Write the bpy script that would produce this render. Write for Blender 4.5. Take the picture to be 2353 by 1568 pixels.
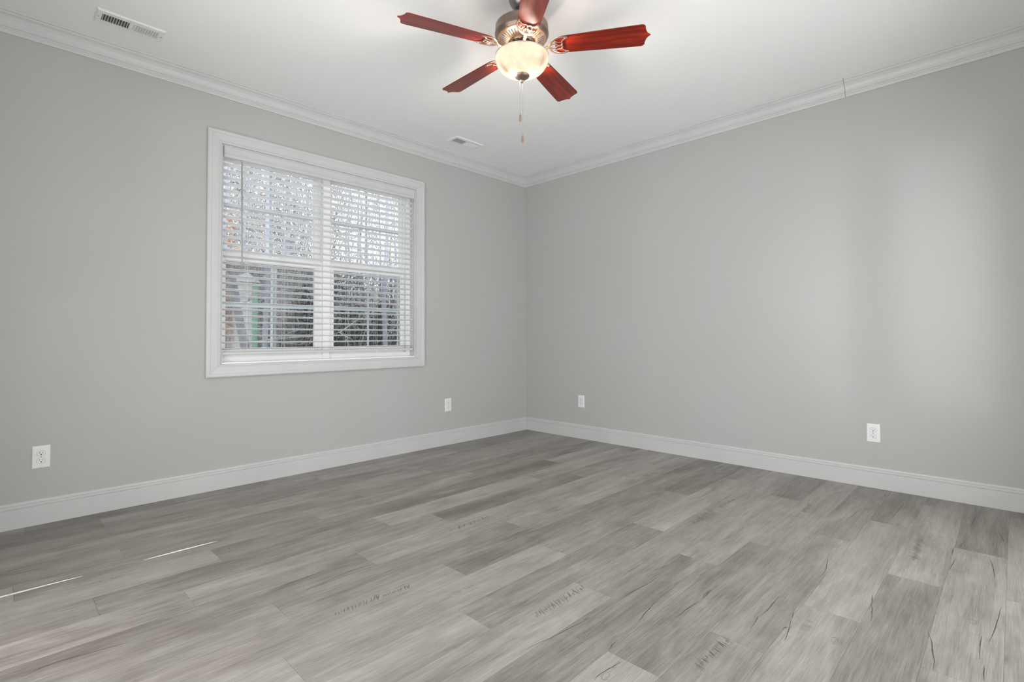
import bpy, bmesh, math, random
from mathutils import Vector, Matrix
for o in list(bpy.data.objects): bpy.data.objects.remove(o)
S = bpy.context.scene
COL = S.collection
PI = math.pi
R = math.radians

# ------------------------------------------------------------------ camera
yaw, pitch, roll, fpx = 0.794835, 0.024823, -0.0047458, 1179.034
fw = Vector((math.sin(yaw)*math.cos(pitch), math.cos(yaw)*math.cos(pitch), math.sin(pitch)))
rt = Vector((math.cos(yaw), -math.sin(yaw), 0)); up = rt.cross(fw)
r2 = rt*math.cos(roll) + up*math.sin(roll); u2 = up*math.cos(roll) - rt*math.sin(roll)
cd = bpy.data.cameras.new('camera'); cam = bpy.data.objects.new('camera', cd); COL.objects.link(cam)
M = Matrix.Identity(4)
for i in range(3):
    M[i][0] = r2[i]; M[i][1] = u2[i]; M[i][2] = -fw[i]
M.translation = (-4.08644, -3.79643, 1.00289)
cam.matrix_world = M
cd.sensor_fit = 'HORIZONTAL'; cd.sensor_width = 36.0
cd.lens = fpx*36.0/2353; cd.shift_x = 0; cd.shift_y = -39.546/2353
cd.clip_start = 0.02; cd.clip_end = 300
S.camera = cam

# ------------------------------------------------------------------ world, sun, area lights, exposure
S.view_settings.view_transform = 'Standard'
try: S.view_settings.look = 'None'
except Exception: pass
S.view_settings.gamma = 1; S.view_settings.use_curve_mapping = False
S.view_settings.exposure = 0.19
W = bpy.data.worlds.new('world'); S.world = W; W.use_nodes = True
wn = W.node_tree; bg = wn.nodes['Background']; tcw = wn.nodes.new('ShaderNodeTexCoord')
dot = wn.nodes.new('ShaderNodeVectorMath'); dot.operation = 'DOT_PRODUCT'; dot.inputs[1].default_value = Vector((.50, .80, .30)).normalized()   # hazy sun side of the sky
wn.links.new(tcw.outputs['Generated'], dot.inputs[0])
mr = wn.nodes.new('ShaderNodeMapRange'); mr.interpolation_type = 'SMOOTHERSTEP'
for k, v in ((1, .965), (2, 1.0), (3, 1.75), (4, 6.0)): mr.inputs[k].default_value = v
wn.links.new(dot.outputs['Value'], mr.inputs[0]); wn.links.new(mr.outputs[0], bg.inputs[1]); bg.inputs[0].default_value = (0.89, 0.935, 1.0, 1)

def sun(name, d, strength, angle, col):
    l = bpy.data.lights.new(name, 'SUN'); l.energy = strength; l.angle = angle; l.color = col
    o = bpy.data.objects.new(name, l); COL.objects.link(o)
    o.rotation_euler = Vector(d).to_track_quat('-Z', 'Y').to_euler(); o.location = (-9, -4, 4)
def area(name, loc, d, sx, sy, power, col, spread=PI):
    l = bpy.data.lights.new(name, 'AREA'); l.shape = 'RECTANGLE'; l.size = sx; l.size_y = sy; l.energy = power; l.color = col; l.spread = spread
    o = bpy.data.objects.new(name, l); COL.objects.link(o); o.location = loc
    o.rotation_euler = Vector(d).to_track_quat('-Z', 'Y').to_euler()
RW, RD, H = 4.43, 4.12, 2.74     # room width along x, depth along y, ceiling height
area('wall_patch_light', (-RW-6.0, -3.50, 1.42), (1, 0, -0.01), 0.26, .5, 1.3, (1, 0.99, 0.97), R(14))  # added lamp, throws the soft bright patch on the right wall
area('back_fill_light', (-2.2, -RD-0.03, 1.15), (0, 1, 0.12), 3.0, 2.1, 33, (1.0, 0.975, 0.945))  # added fill lamp behind the camera, stands in for daylight
area('side_fill_light', (-RW-0.03, -2.2, 1.15), (1, 0, 0.12), 2.0, 2.1, 37, (1.0, 0.975, 0.945))  # second added fill lamp, in the unseen side wall

# ------------------------------------------------------------------ materials
def mat(name, base=(.8,.8,.8), rough=.5, metal=0, spec=.5):
    m = bpy.data.materials.new(name); m.use_nodes = True
    b = m.node_tree.nodes['Principled BSDF']
    b.inputs['Base Color'].default_value = (*base, 1); b.inputs['Roughness'].default_value = rough
    b.inputs['Metallic'].default_value = metal; b.inputs['Specular IOR Level'].default_value = spec
    return m
class NT:
    def __init__(s, m): s.t = m.node_tree; s.b = s.t.nodes['Principled BSDF']
    def n(s, typ, ins=None, **kw):
        nd = s.t.nodes.new(typ)
        for k, v in kw.items(): setattr(nd, k, v)
        for k, v in (ins or {}).items():
            if hasattr(v, 'is_linked') or isinstance(v, bpy.types.NodeSocket): s.t.links.new(v, nd.inputs[k])
            else: nd.inputs[k].default_value = v
        return nd
    def math(s, op, a, b=0.0, c=None, clamp=False):
        ins = {0: a, 1: b}
        if c is not None: ins[2] = c
        return s.n('ShaderNodeMath', ins, operation=op, use_clamp=clamp).outputs[0]
    def noise(s, vec, scale, detail=2, rough=.5, dist=0):
        return s.n('ShaderNodeTexNoise', {'Vector': vec, 'Scale': scale, 'Detail': detail, 'Roughness': rough, 'Distortion': dist}).outputs[0]
    def mapping(s, vec, sc, loc=(0,0,0)):
        return s.n('ShaderNodeMapping', {'Vector': vec, 'Scale': sc, 'Location': loc}).outputs[0]
    def ramp(s, fac, pts):
        nd = s.n('ShaderNodeValToRGB', {'Fac': fac}); e = nd.color_ramp.elements
        while len(e) < len(pts): e.new(.5)
        for i, (p, c) in enumerate(pts): e[i].position = p; e[i].color = (*c, 1) if len(c) == 3 else c
        return nd.outputs[0]
    def mix(s, fac, a, b, bt='MIX'):
        nd = s.n('ShaderNodeMix', data_type='RGBA', blend_type=bt)
        for k, v in ((0, fac), (6, a), (7, b)):
            if isinstance(v, bpy.types.NodeSocket): s.t.links.new(v, nd.inputs[k])
            else: nd.inputs[k].default_value = v if k == 0 else (*v, 1)
        return nd.outputs[2]
    def bump(s, h, strength=.2, dist=.001):
        b = s.n('ShaderNodeBump', {'Height': h, 'Strength': strength, 'Distance': dist}); s.t.links.new(b.outputs[0], s.b.inputs['Normal'])
    def obj(s): return s.n('ShaderNodeTexCoord').outputs['Object']
    def col(s, c): s.t.links.new(c, s.b.inputs['Base Color'])
def varied(name, a, b, scale, rough=.5, metal=0, bumpscale=None, bs=.1, detail=3, spec=.5):
    m = mat(name, a, rough, metal, spec); t = NT(m); v = t.obj()
    f = t.noise(v, scale, detail); t.col(t.ramp(f, [(.35, a), (.65, b)]))
    if bumpscale: t.bump(t.noise(v, bumpscale, 3), bs, .001)
    return m
MW = varied('painted_wall', (.470,.476,.448), (.484,.482,.476), 1.6, .62, bumpscale=260, bs=.06, detail=4, spec=.3)
MC = varied('ceiling_paint', (.86,.86,.86), (.875,.872,.87), 2.0, .8, bumpscale=200, bs=.05, spec=.2)
MT = varied('white_trim', (.585,.585,.585), (.615,.615,.61), 3.0, .38, bumpscale=60, bs=.02)
MF = varied('window_vinyl', (.88,.88,.87), (.91,.91,.91), 3.0, .35)
MB_ = varied('blind_white', (.86,.86,.86), (.90,.90,.90), 6.0, .42)
MGR = varied('grille_white', (.70,.76,.82), (.74,.80,.86), 6.0, .4)
MP = varied('outlet_white', (.80,.80,.80), (.84,.84,.84), 20, .3)
MDK = varied('dark_slot', (.03,.03,.03), (.06,.06,.06), 40, .7)
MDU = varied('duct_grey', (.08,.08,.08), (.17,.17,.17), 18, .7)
MWD = varied('wand_grey', (.33,.33,.31), (.40,.40,.38), 10, .3)
MCO = varied('cord_white', (.72,.72,.72), (.8,.8,.8), 30, .8)
MBR = varied('bracket_steel', (.28,.28,.28), (.4,.4,.4), 30, .4, .7)
MFN = varied('copper_bronze', (.50,.33,.23), (.62,.43,.32), 9, .30, .85, bumpscale=90, bs=.03)
MFD = varied('bronze_housing', (.20,.145,.115), (.27,.20,.155), 9, .33, .8)
MFK = varied('dark_bronze', (.15,.14,.14), (.22,.20,.2), 9, .3, .8)
MCH = varied('chain_metal', (.40,.38,.36), (.55,.52,.5), 50, .4, .8)
MWP = varied('pendant_wood', (.24,.16,.11), (.32,.22,.16), 30, .3)
MBK = varied('tree_bark', (.30,.285,.31), (.58,.56,.62), 7, .9, bumpscale=22, bs=.5, detail=6)
MBP = varied('pale_bark', (.44,.45,.56), (.66,.66,.78), 5, .85, bumpscale=18, bs=.4, detail=5)
MTW = varied('twig_bark', (.48,.44,.42), (.82,.78,.76), 5, .9)
MTH = varied('far_twigs', (.26,.25,.27), (.60,.58,.60), 2, .9)
MLF = varied('dark_foliage', (.03,.034,.03), (.10,.105,.09), 4, .6, detail=5)
MLO = varied('russet_foliage', (.60,.30,.16), (.80,.52,.36), 4, .6)
MLG = varied('yellow_green_foliage', (.35,.42,.16), (.62,.66,.36), 5, .6)
MSD = varied('white_siding', (.90,.90,.88), (.95,.95,.93), 3, .6)
MMT = varied('mint_siding', (.34,.68,.52), (.42,.76,.60), 3, .6)
MGD = varied('leaf_litter', (.34,.31,.28), (.62,.58,.54), 3.5, .95, bumpscale=14, bs=.6, detail=8)

def wood_blade():
    m = mat('cherry_wood', (.3,.03,.01), .30, 0, .35); t = NT(m); v = t.obj()
    n1 = t.noise(t.mapping(v, (2.2, 26, 26)), 1.0, 5, .6, .6)
    n2 = t.noise(t.mapping(v, (4, 120, 40)), 1.0, 3)
    c = t.ramp(n1, [(.30, (.05,.004,.003)), (.48, (.20,.010,.004)), (.62, (.36,.022,.006)), (.78, (.42,.07,.012))])
    c = t.mix(.25, c, t.ramp(n2, [(.35, (.10,.006,.003)), (.65, (.36,.035,.008))]))
    t.col(c); t.b.inputs['Coat Weight'].default_value = .3; t.b.inputs['Coat Roughness'].default_value = .2
    return m
MBL = wood_blade()

def glass_pane():
    m = bpy.data.materials.new('window_glass'); m.use_nodes = True; nt = m.node_tree; nt.nodes.clear()
    o = nt.nodes.new('ShaderNodeOutputMaterial'); mx = nt.nodes.new('ShaderNodeMixShader')
    tr = nt.nodes.new('ShaderNodeBsdfTransparent'); tr.inputs[0].default_value = (.95,.97,.97,1)
    gl = nt.nodes.new('ShaderNodeBsdfGlossy'); gl.inputs[1].default_value = .02
    fr = nt.nodes.new('ShaderNodeFresnel'); fr.inputs[0].default_value = 1.25
    nt.links.new(fr.outputs[0], mx.inputs[0]); nt.links.new(tr.outputs[0], mx.inputs[1]); nt.links.new(gl.outputs[0], mx.inputs[2]); nt.links.new(mx.outputs[0], o.inputs[0])
    return m
def screen_mesh():
    m = bpy.data.materials.new('insect_screen'); m.use_nodes = True; nt = m.node_tree; nt.nodes.clear()
    o = nt.nodes.new('ShaderNodeOutputMaterial'); mx = nt.nodes.new('ShaderNodeMixShader'); mx.inputs[0].default_value = .36
    tr = nt.nodes.new('ShaderNodeBsdfTransparent'); df = nt.nodes.new('ShaderNodeBsdfDiffuse'); df.inputs[0].default_value = (.05,.05,.06,1)
    nt.links.new(tr.outputs[0], mx.inputs[1]); nt.links.new(df.outputs[0], mx.inputs[2]); nt.links.new(mx.outputs[0], o.inputs[0])
    return m
def bowl_glass():
    m = bpy.data.materials.new('alabaster_glass'); m.use_nodes = True; nt = m.node_tree; nt.nodes.clear()
    N = nt.nodes.new; L = nt.links.new
    o = N('ShaderNodeOutputMaterial'); tc = N('ShaderNodeTexCoord')
    nz = N('ShaderNodeTexNoise'); nz.inputs['Scale'].default_value = 9; nz.inputs['Detail'].default_value = 5; nz.inputs['Distortion'].default_value = 1.6
    L(tc.outputs['Object'], nz.inputs['Vector'])
    rp = N('ShaderNodeValToRGB'); rp.color_ramp.elements[0].position = .35; rp.color_ramp.elements[0].color = (.0145,.0112,.0086,1)
    rp.color_ramp.elements[1].position = .6; rp.color_ramp.elements[1].color = (.0160,.0133,.0108,1); L(nz.outputs[0], rp.inputs[0])
    tl = N('ShaderNodeBsdfTranslucent'); L(rp.outputs[0], tl.inputs[0])
    df = N('ShaderNodeBsdfDiffuse'); L(rp.outputs[0], df.inputs[0])
    m1 = N('ShaderNodeMixShader'); m1.inputs[0].default_value = .35; L(tl.outputs[0], m1.inputs[1]); L(df.outputs[0], m1.inputs[2])
    gl = N('ShaderNodeBsdfGlossy'); gl.inputs[1].default_value = .15; fr = N('ShaderNodeFresnel'); fr.inputs[0].default_value = 1.4
    m2 = N('ShaderNodeMixShader'); L(fr.outputs[0], m2.inputs[0]); L(m1.outputs[0], m2.inputs[1]); L(gl.outputs[0], m2.inputs[2])
    em = N('ShaderNodeEmission'); L(rp.outputs[0], em.inputs[0]); em.inputs[1].default_value = 26
    ad = N('ShaderNodeAddShader'); L(m2.outputs[0], ad.inputs[0]); L(em.outputs[0], ad.inputs[1]); L(ad.outputs[0], o.inputs[0])
    return m
MGL = glass_pane(); MSC = screen_mesh(); MBW = bowl_glass()
MBULB = mat('lit_bulb', (1,.9,.75)); MBULB.node_tree.nodes['Principled BSDF'].inputs['Emission Color'].default_value = (1,.84,.62,1); MBULB.node_tree.nodes['Principled BSDF'].inputs['Emission Strength'].default_value = 6

def floor_mat():
    m = mat('vinyl_plank', (.3,.28,.26), .42, 0, .45); t = NT(m); v = t.obj()
    at = t.n('ShaderNodeAttribute', attribute_name='plank', attribute_type='GEOMETRY')
    off = t.n('ShaderNodeVectorMath', {0: at.outputs['Vector'], 1: (37.0, 53.0, 0)}, operation='MULTIPLY').outputs[0]
    p = t.n('ShaderNodeVectorMath', {0: v, 1: off}, operation='ADD').outputs[0]
    sep = t.n('ShaderNodeSeparateXYZ', {0: at.outputs['Vector']})
    tone = sep.outputs[2]
    broad = t.noise(t.mapping(p, (1.1, 7, 1)), 1.0, 4, .55, .5)
    cloud = t.noise(t.mapping(p, (4.2, 8, 1)), 1.0, 5, .6, .8)
    streak = t.noise(t.mapping(p, (3.0, 52, 1)), 1.0, 6, .68, .5)
    fine = t.noise(t.mapping(p, (9, 260, 1)), 1.0, 4, .65, .4)
    f = t.math('MULTIPLY', broad, .36); f = t.math('MULTIPLY_ADD', cloud, .26, f); f = t.math('MULTIPLY_ADD', streak, .30, f); f = t.math('MULTIPLY_ADD', fine, .30, f)
    f = t.math('ADD', f, t.math('MULTIPLY_ADD', tone, .13, -.185))
    c = t.ramp(f, [(.36, (.150,.134,.115)), (.46, (.240,.221,.198)), (.56, (.335,.311,.283)), (.68, (.45,.422,.388))])
    tint = t.noise(t.mapping(p, (1.6, 3, 1)), 1.0, 2)
    c = t.mix(.07, c, t.ramp(tint, [(.40, (.31,.31,.25)), (.62, (.38,.31,.27))]))
    # long thin cracks following the grain
    cn = t.noise(t.mapping(p, (1.1, 10, 1)), 1.0, 3, .5, .1)
    cr = t.math('ABSOLUTE', t.math('SUBTRACT', cn, .5))
    crk = t.n('ShaderNodeMapRange', {0: cr, 1: .0, 2: .006, 3: 1, 4: 0}).outputs[0]
    cm = t.n('ShaderNodeMapRange', {0: t.noise(t.mapping(p, (2.6, 6, 1), (9, 4, 0)), 1.0, 2), 1: .60, 2: .66, 3: 0, 4: 1}).outputs[0]
    crk = t.math('MULTIPLY', t.math('MULTIPLY', crk, cm), 0.0)
    c = t.mix(t.math('MULTIPLY', crk, .75), c, (.055,.048,.04))
    # comb like cross saw marks in dark patches along a plank
    wv = t.noise(t.mapping(p, (85, 9, 1)), 1.0, 2, .5, .5)
    wm = t.n('ShaderNodeMapRange', {0: t.noise(t.mapping(p, (2.4, 16, 1), (3, 17, 0)), 1.0, 2, .5, .3), 1: .67, 2: .74, 3: 0, 4: .7}).outputs[0]
    wf = t.math('MULTIPLY', wm, t.n('ShaderNodeMapRange', {0: wv, 1: .42, 2: .58, 3: 0, 4: .55}).outputs[0])
    c = t.mix(wf, c, (.13,.115,.10))
    # knots
    vo = t.n('ShaderNodeTexVoronoi', {'Vector': t.mapping(p, (1.5, 3.6, 1)), 'Scale': 1.0, 'Randomness': 1.0}).outputs['Distance']
    kn = t.n('ShaderNodeMapRange', {0: vo, 1: .015, 2: .06, 3: .45, 4: 0}).outputs[0]
    c = t.mix(kn, c, (.12,.10,.085))
    t.col(c)
    t.t.links.new(t.math('MULTIPLY_ADD', cloud, .2, .34), t.b.inputs['Roughness'])
    hgt = t.math('SUBTRACT', t.math('MULTIPLY_ADD', streak, .5, t.math('MULTIPLY', fine, .8)), t.math('MULTIPLY', crk, 1.2))
    t.bump(hgt, .8, .0016)
    return m
MFL = floor_mat()
MCRK = varied('plank_crack', (.04,.035,.03), (.09,.08,.07), 60, .6)
MCMB = varied('plank_saw_mark', (.125,.112,.098), (.22,.20,.18), 40, .55)
MGLINT = varied('plank_edge_glint', (.62,.60,.57), (.76,.74,.71), 30, .15)  # whitish colour stands in for the window glint along the plank edges

# ------------------------------------------------------------------ mesh helpers
def link(name, bm, m, parent=None, smooth=False, bevel=0):
    me = bpy.data.meshes.new(name); bmesh.ops.recalc_face_normals(bm, faces=bm.faces[:]); bm.to_mesh(me); bm.free()
    me.materials.append(m)
    if smooth:
        me.polygons.foreach_set('use_smooth', [True]*len(me.polygons))
        try: me.set_sharp_from_angle(angle=R(40))
        except Exception: pass
    o = bpy.data.objects.new(name, me); COL.objects.link(o)
    if parent: o.parent = parent
    if bevel:
        b = o.modifiers.new('bevel', 'BEVEL'); b.width = bevel; b.segments = 2; b.limit_method = 'ANGLE'
    return o
def tag(o, label=None, cat=None, group=None, kind=None):
    if label: o['label'] = label
    if cat: o['category'] = cat
    if group: o['group'] = group
    if kind: o['kind'] = kind
    return o
def empty(name, loc, label, cat, group=None, rz=0):
    o = bpy.data.objects.new(name, None); COL.objects.link(o); o.location = loc; o.rotation_euler = (0, 0, rz); o.empty_display_size = .1
    return tag(o, label, cat, group)
def box(bm, x0, x1, y0, y1, z0, z1, M=None):
    vs = [bm.verts.new((x, y, z)) for x in (x0, x1) for y in (y0, y1) for z in (z0, z1)]
    for f in ((0,1,3,2), (4,6,7,5), (0,4,5,1), (2,3,7,6), (0,2,6,4), (1,5,7,3)): bm.faces.new([vs[i] for i in f])
    if M is not None: bmesh.ops.transform(bm, matrix=M, verts=vs)
    return vs
def NB(): return bmesh.new()
def bx(*a):
    bm = NB(); box(bm, *a); return bm
def lathe(bm, prof, seg=48, c=(0,0,0), M=None):
    rings = []; allv = []
    for r, z in prof:
        if r < 1e-5: v = bm.verts.new((c[0], c[1], c[2]+z)); rings.append([v]); allv.append(v)
        else:
            ring = [bm.verts.new((c[0]+r*math.cos(2*PI*i/seg), c[1]+r*math.sin(2*PI*i/seg), c[2]+z)) for i in range(seg)]
            rings.append(ring); allv += ring
    for a, b in zip(rings, rings[1:]):
        for i in range(seg):
            j = (i+1) % seg
            if len(a) == 1 and len(b) == 1: continue
            if len(a) == 1: bm.faces.new((a[0], b[j], b[i]))
            elif len(b) == 1: bm.faces.new((a[i], a[j], b[0]))
            else: bm.faces.new((a[i], a[j], b[j], b[i]))
    if M is not None: bmesh.ops.transform(bm, matrix=M, verts=allv)
def tube(bm, pts, rad, seg=8, cap=True, flat=1.0):
    pts = [Vector(p) for p in pts]; n = len(pts)
    if not isinstance(rad, (list, tuple)): rad = [rad]*n
    rings = []; prev = None
    for i, p in enumerate(pts):
        t = (pts[min(i+1, n-1)] - pts[max(i-1, 0)]).normalized()
        if prev is None:
            a = Vector((0,0,1)) if abs(t.z) < .9 else Vector((1,0,0)); u = a.cross(t).normalized()
        else:
            u = (prev - t*prev.dot(t))
            u = u.normalized() if u.length > 1e-6 else Vector((1,0,0)).cross(t).normalized()
        prev = u; w = t.cross(u)
        rings.append([bm.verts.new(p + (u*math.cos(2*PI*k/seg) + w*math.sin(2*PI*k/seg)*flat)*rad[i]) for k in range(seg)])
    for a, b in zip(rings, rings[1:]):
        for k in range(seg):
            j = (k+1) % seg; bm.faces.new((a[k], a[j], b[j], b[k]))
    if cap: bm.faces.new(rings[0][::-1]); bm.faces.new(rings[-1])
def bez(pts, n=10):
    "catmull-rom through pts"
    P = [Vector(p) for p in pts]; P = [P[0]*2-P[1]] + P + [P[-1]*2-P[-2]]; out = []
    for i in range(1, len(P)-2):
        for k in range(n):
            t = k/n; a, b, c, d = P[i-1], P[i], P[i+1], P[i+2]
            out.append(.5*((2*b) + (c-a)*t + (2*a-5*b+4*c-d)*t*t + (3*b-a-3*c+d)*t**3))
    out.append(P[-2]); return out
def strip(bm, prof, p0, p1, nrm, upv=(0,0,1), m0=0.0, m1=0.0):
    """sweep profile [(out, along upv)] from p0 to p1; m0/m1 shift each end along the run by that factor times 'out' (mitre)"""
    p0, p1, nrm, upv = Vector(p0), Vector(p1), Vector(nrm), Vector(upv); d = (p1-p0).normalized()
    A = [bm.verts.new(p0 + nrm*a + upv*b + d*(m0*a)) for a, b in prof]
    B = [bm.verts.new(p1 + nrm*a + upv*b - d*(m1*a)) for a, b in prof]
    n = len(prof)
    for i in range(n):
        j = (i+1) % n; bm.faces.new((A[i], A[j], B[j], B[i]))
    bm.faces.new(A[::-1]); bm.faces.new(B)
def copy_tree(o, parent=None):
    c = o.copy(); COL.objects.link(c); c.parent = parent
    for ch in list(o.children): copy_tree(ch, c)
    return c

# ------------------------------------------------------------------ room shell
WX0, WX1, WZ0, WZ1 = -3.005, -1.435, .826, 2.315       # clear opening of the big window
TH = .15
def wall_with_holes(name, axis, plane, thick, a0, a1, z0, z1, holes):
    """axis 'x': wall runs along x at y=plane..plane+thick ; axis 'y' likewise"""
    bm = NB(); cuts = sorted(holes)
    def seg(u0, u1, w0, w1):
        if u1-u0 < 1e-4 or w1-w0 < 1e-4: return
        lo, hi = sorted((plane, plane+thick))
        if axis == 'x': box(bm, u0, u1, lo, hi, w0, w1)
        else: box(bm, lo, hi, u0, u1, w0, w1)
    cur = a0
    for (u0, u1, w0, w1) in cuts:
        seg(cur, u0, z0, z1); seg(u0, u1, z0, w0); seg(u0, u1, w1, z1); cur = u1
    seg(cur, a1, z0, z1)
    return tag(link(name, bm, MW), kind='structure')
wall_with_holes('wall_left', 'x', 0, TH, -RW-TH, TH, -.02, H+.02, [(WX0, WX1, WZ0, WZ1)])
wall_with_holes('wall_right', 'y', 0, TH, -RD-TH, 0, -.02, H+.02, [])
wall_with_holes('wall_back', 'x', -RD, -TH, -RW-TH, TH, -.02, H+.02, [(-3.5, -.5, .08, 2.22)])
SL0, SL1 = -3.625, -3.365  # added slit, sized to shape the light patch on the right wall
wall_with_holes('wall_near', 'y', -RW, -TH, -RD, 0, -.02, H+.02, [(SL0, SL1, .87, 1.93), (-3.25, -1.15, .08, 2.22)])
tag(link('ceiling', bx(-RW-TH, TH, -RD-TH, TH, H, H+.12), MC), kind='structure')

# printed cracks, saw marks and knots of the planks (floor coordinates in metres)
CR = [[(-1.419, -3.17), (-1.495, -3.184), (-1.567, -3.196), (-1.634, -3.2)], [(-1.942, -3.128), (-2.009, -3.127), (-2.068, -3.129), (-2.126, -3.124)], [(-2.15, -3.118), (-2.182, -3.124), (-2.248, -3.128)], [(-2.024, -3.202), (-2.084, -3.212)], [(-2.088, -3.209), (-2.158, -3.223), (-2.242, -3.234)], [(-2.179, -3.207), (-2.159, -3.212), (-2.15, -3.219)], [(-1.691, -3.382), (-1.772, -3.394)], [(-1.764, -3.388), (-1.818, -3.402), (-1.911, -3.415)], [(-0.889, -3.568), (-1.004, -3.567)], [(-1.032, -3.584), (-1.134, -3.579), (-1.205, -3.573)], [(-0.945, -3.695), (-1.083, -3.709), (-1.181, -3.716)], [(-1.468, -3.738), (-1.622, -3.729), (-1.794, -3.715)], [(-1.842, -3.562), (-1.924, -3.58), (-2.03, -3.595), (-2.096, -3.6)], [(-1.759, -3.695), (-1.834, -3.694), (-1.931, -3.697)], [(-1.964, -3.707), (-2.053, -3.71)], [(-0.117, -3.184), (-0.198, -3.201)], [(-0.18, -3.317), (-0.319, -3.301), (-0.504, -3.296), (-0.641, -3.289)], [(-0.288, -3.618), (-0.499, -3.606)], [(-0.745, -3.6), (-0.878, -3.585)], [(-0.577, -3.135), (-0.755, -3.129)], [(-0.119, -2.824), (-0.213, -2.843)], [(-2.076, -2.919), (-2.161, -2.924)], [(-0.475, -3.713), (-0.647, -3.738)], [(-2.102, -2.715), (-2.198, -2.713), (-2.281, -2.706), (-2.366, -2.699)], [(-2.196, -2.923), (-2.275, -2.915), (-2.363, -2.914)], [(-2.072, -2.917), (-2.116, -2.916), (-2.163, -2.921)], [(-2.618, -2.837), (-2.657, -2.841), (-2.686, -2.849)], [(-2.705, -2.909), (-2.761, -2.902), (-2.803, -2.895), (-2.838, -2.9)], [(-1.992, -2.687), (-2.048, -2.683)], [(-2.301, -2.808), (-2.409, -2.819), (-2.477, -2.832)], [(-2.569, -2.69), (-2.605, -2.687)], [(-2.35, -2.092), (-2.464, -2.101), (-2.566, -2.113)], [(-2.878, -1.746), (-3.002, -1.741), (-3.185, -1.763)], [(-2.576, -2.695), (-2.692, -2.681), (-2.86, -2.657)], [(-3.167, -1.402), (-3.3, -1.39)], [(-3.014, -1.658), (-3.157, -1.657), (-3.289, -1.663)], [(-3.727, -0.871), (-3.865, -0.871), (-3.95, -0.874)], [(-3.746, -1.688), (-3.921, -1.654), (-4.006, -1.67)]]
CM = [[(-2.358, -3.097), (-2.582, -3.086)], [(-1.224, -2.568), (-1.436, -2.544)], [(-0.887, -3.439), (-1.198, -3.452)], [(-0.879, -2.545), (-1.09, -2.546)], [(-1.182, -2.536), (-1.38, -2.537)], [(-0.646, -2.903), (-0.84, -2.911)], [(-2.411, -2.541), (-2.707, -2.545)], [(-2.885, -2.031), (-3.204, -2.016)], [(-2.129, -1.68), (-2.412, -1.683)], [(-1.81, -1.495), (-2.054, -1.479)]]
KN = [(-2.131, -3.349), (-1.805, -3.53), (-1.673, -3.667), (-1.534, -3.057), (-1.938, -2.735), (-2.794, -2.914), (-2.681, -2.746), (-2.139, -2.494), (-2.226, -2.315), (-2.678, -2.739), (-2.705, -1.86), (-2.734, -1.302)]
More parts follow.
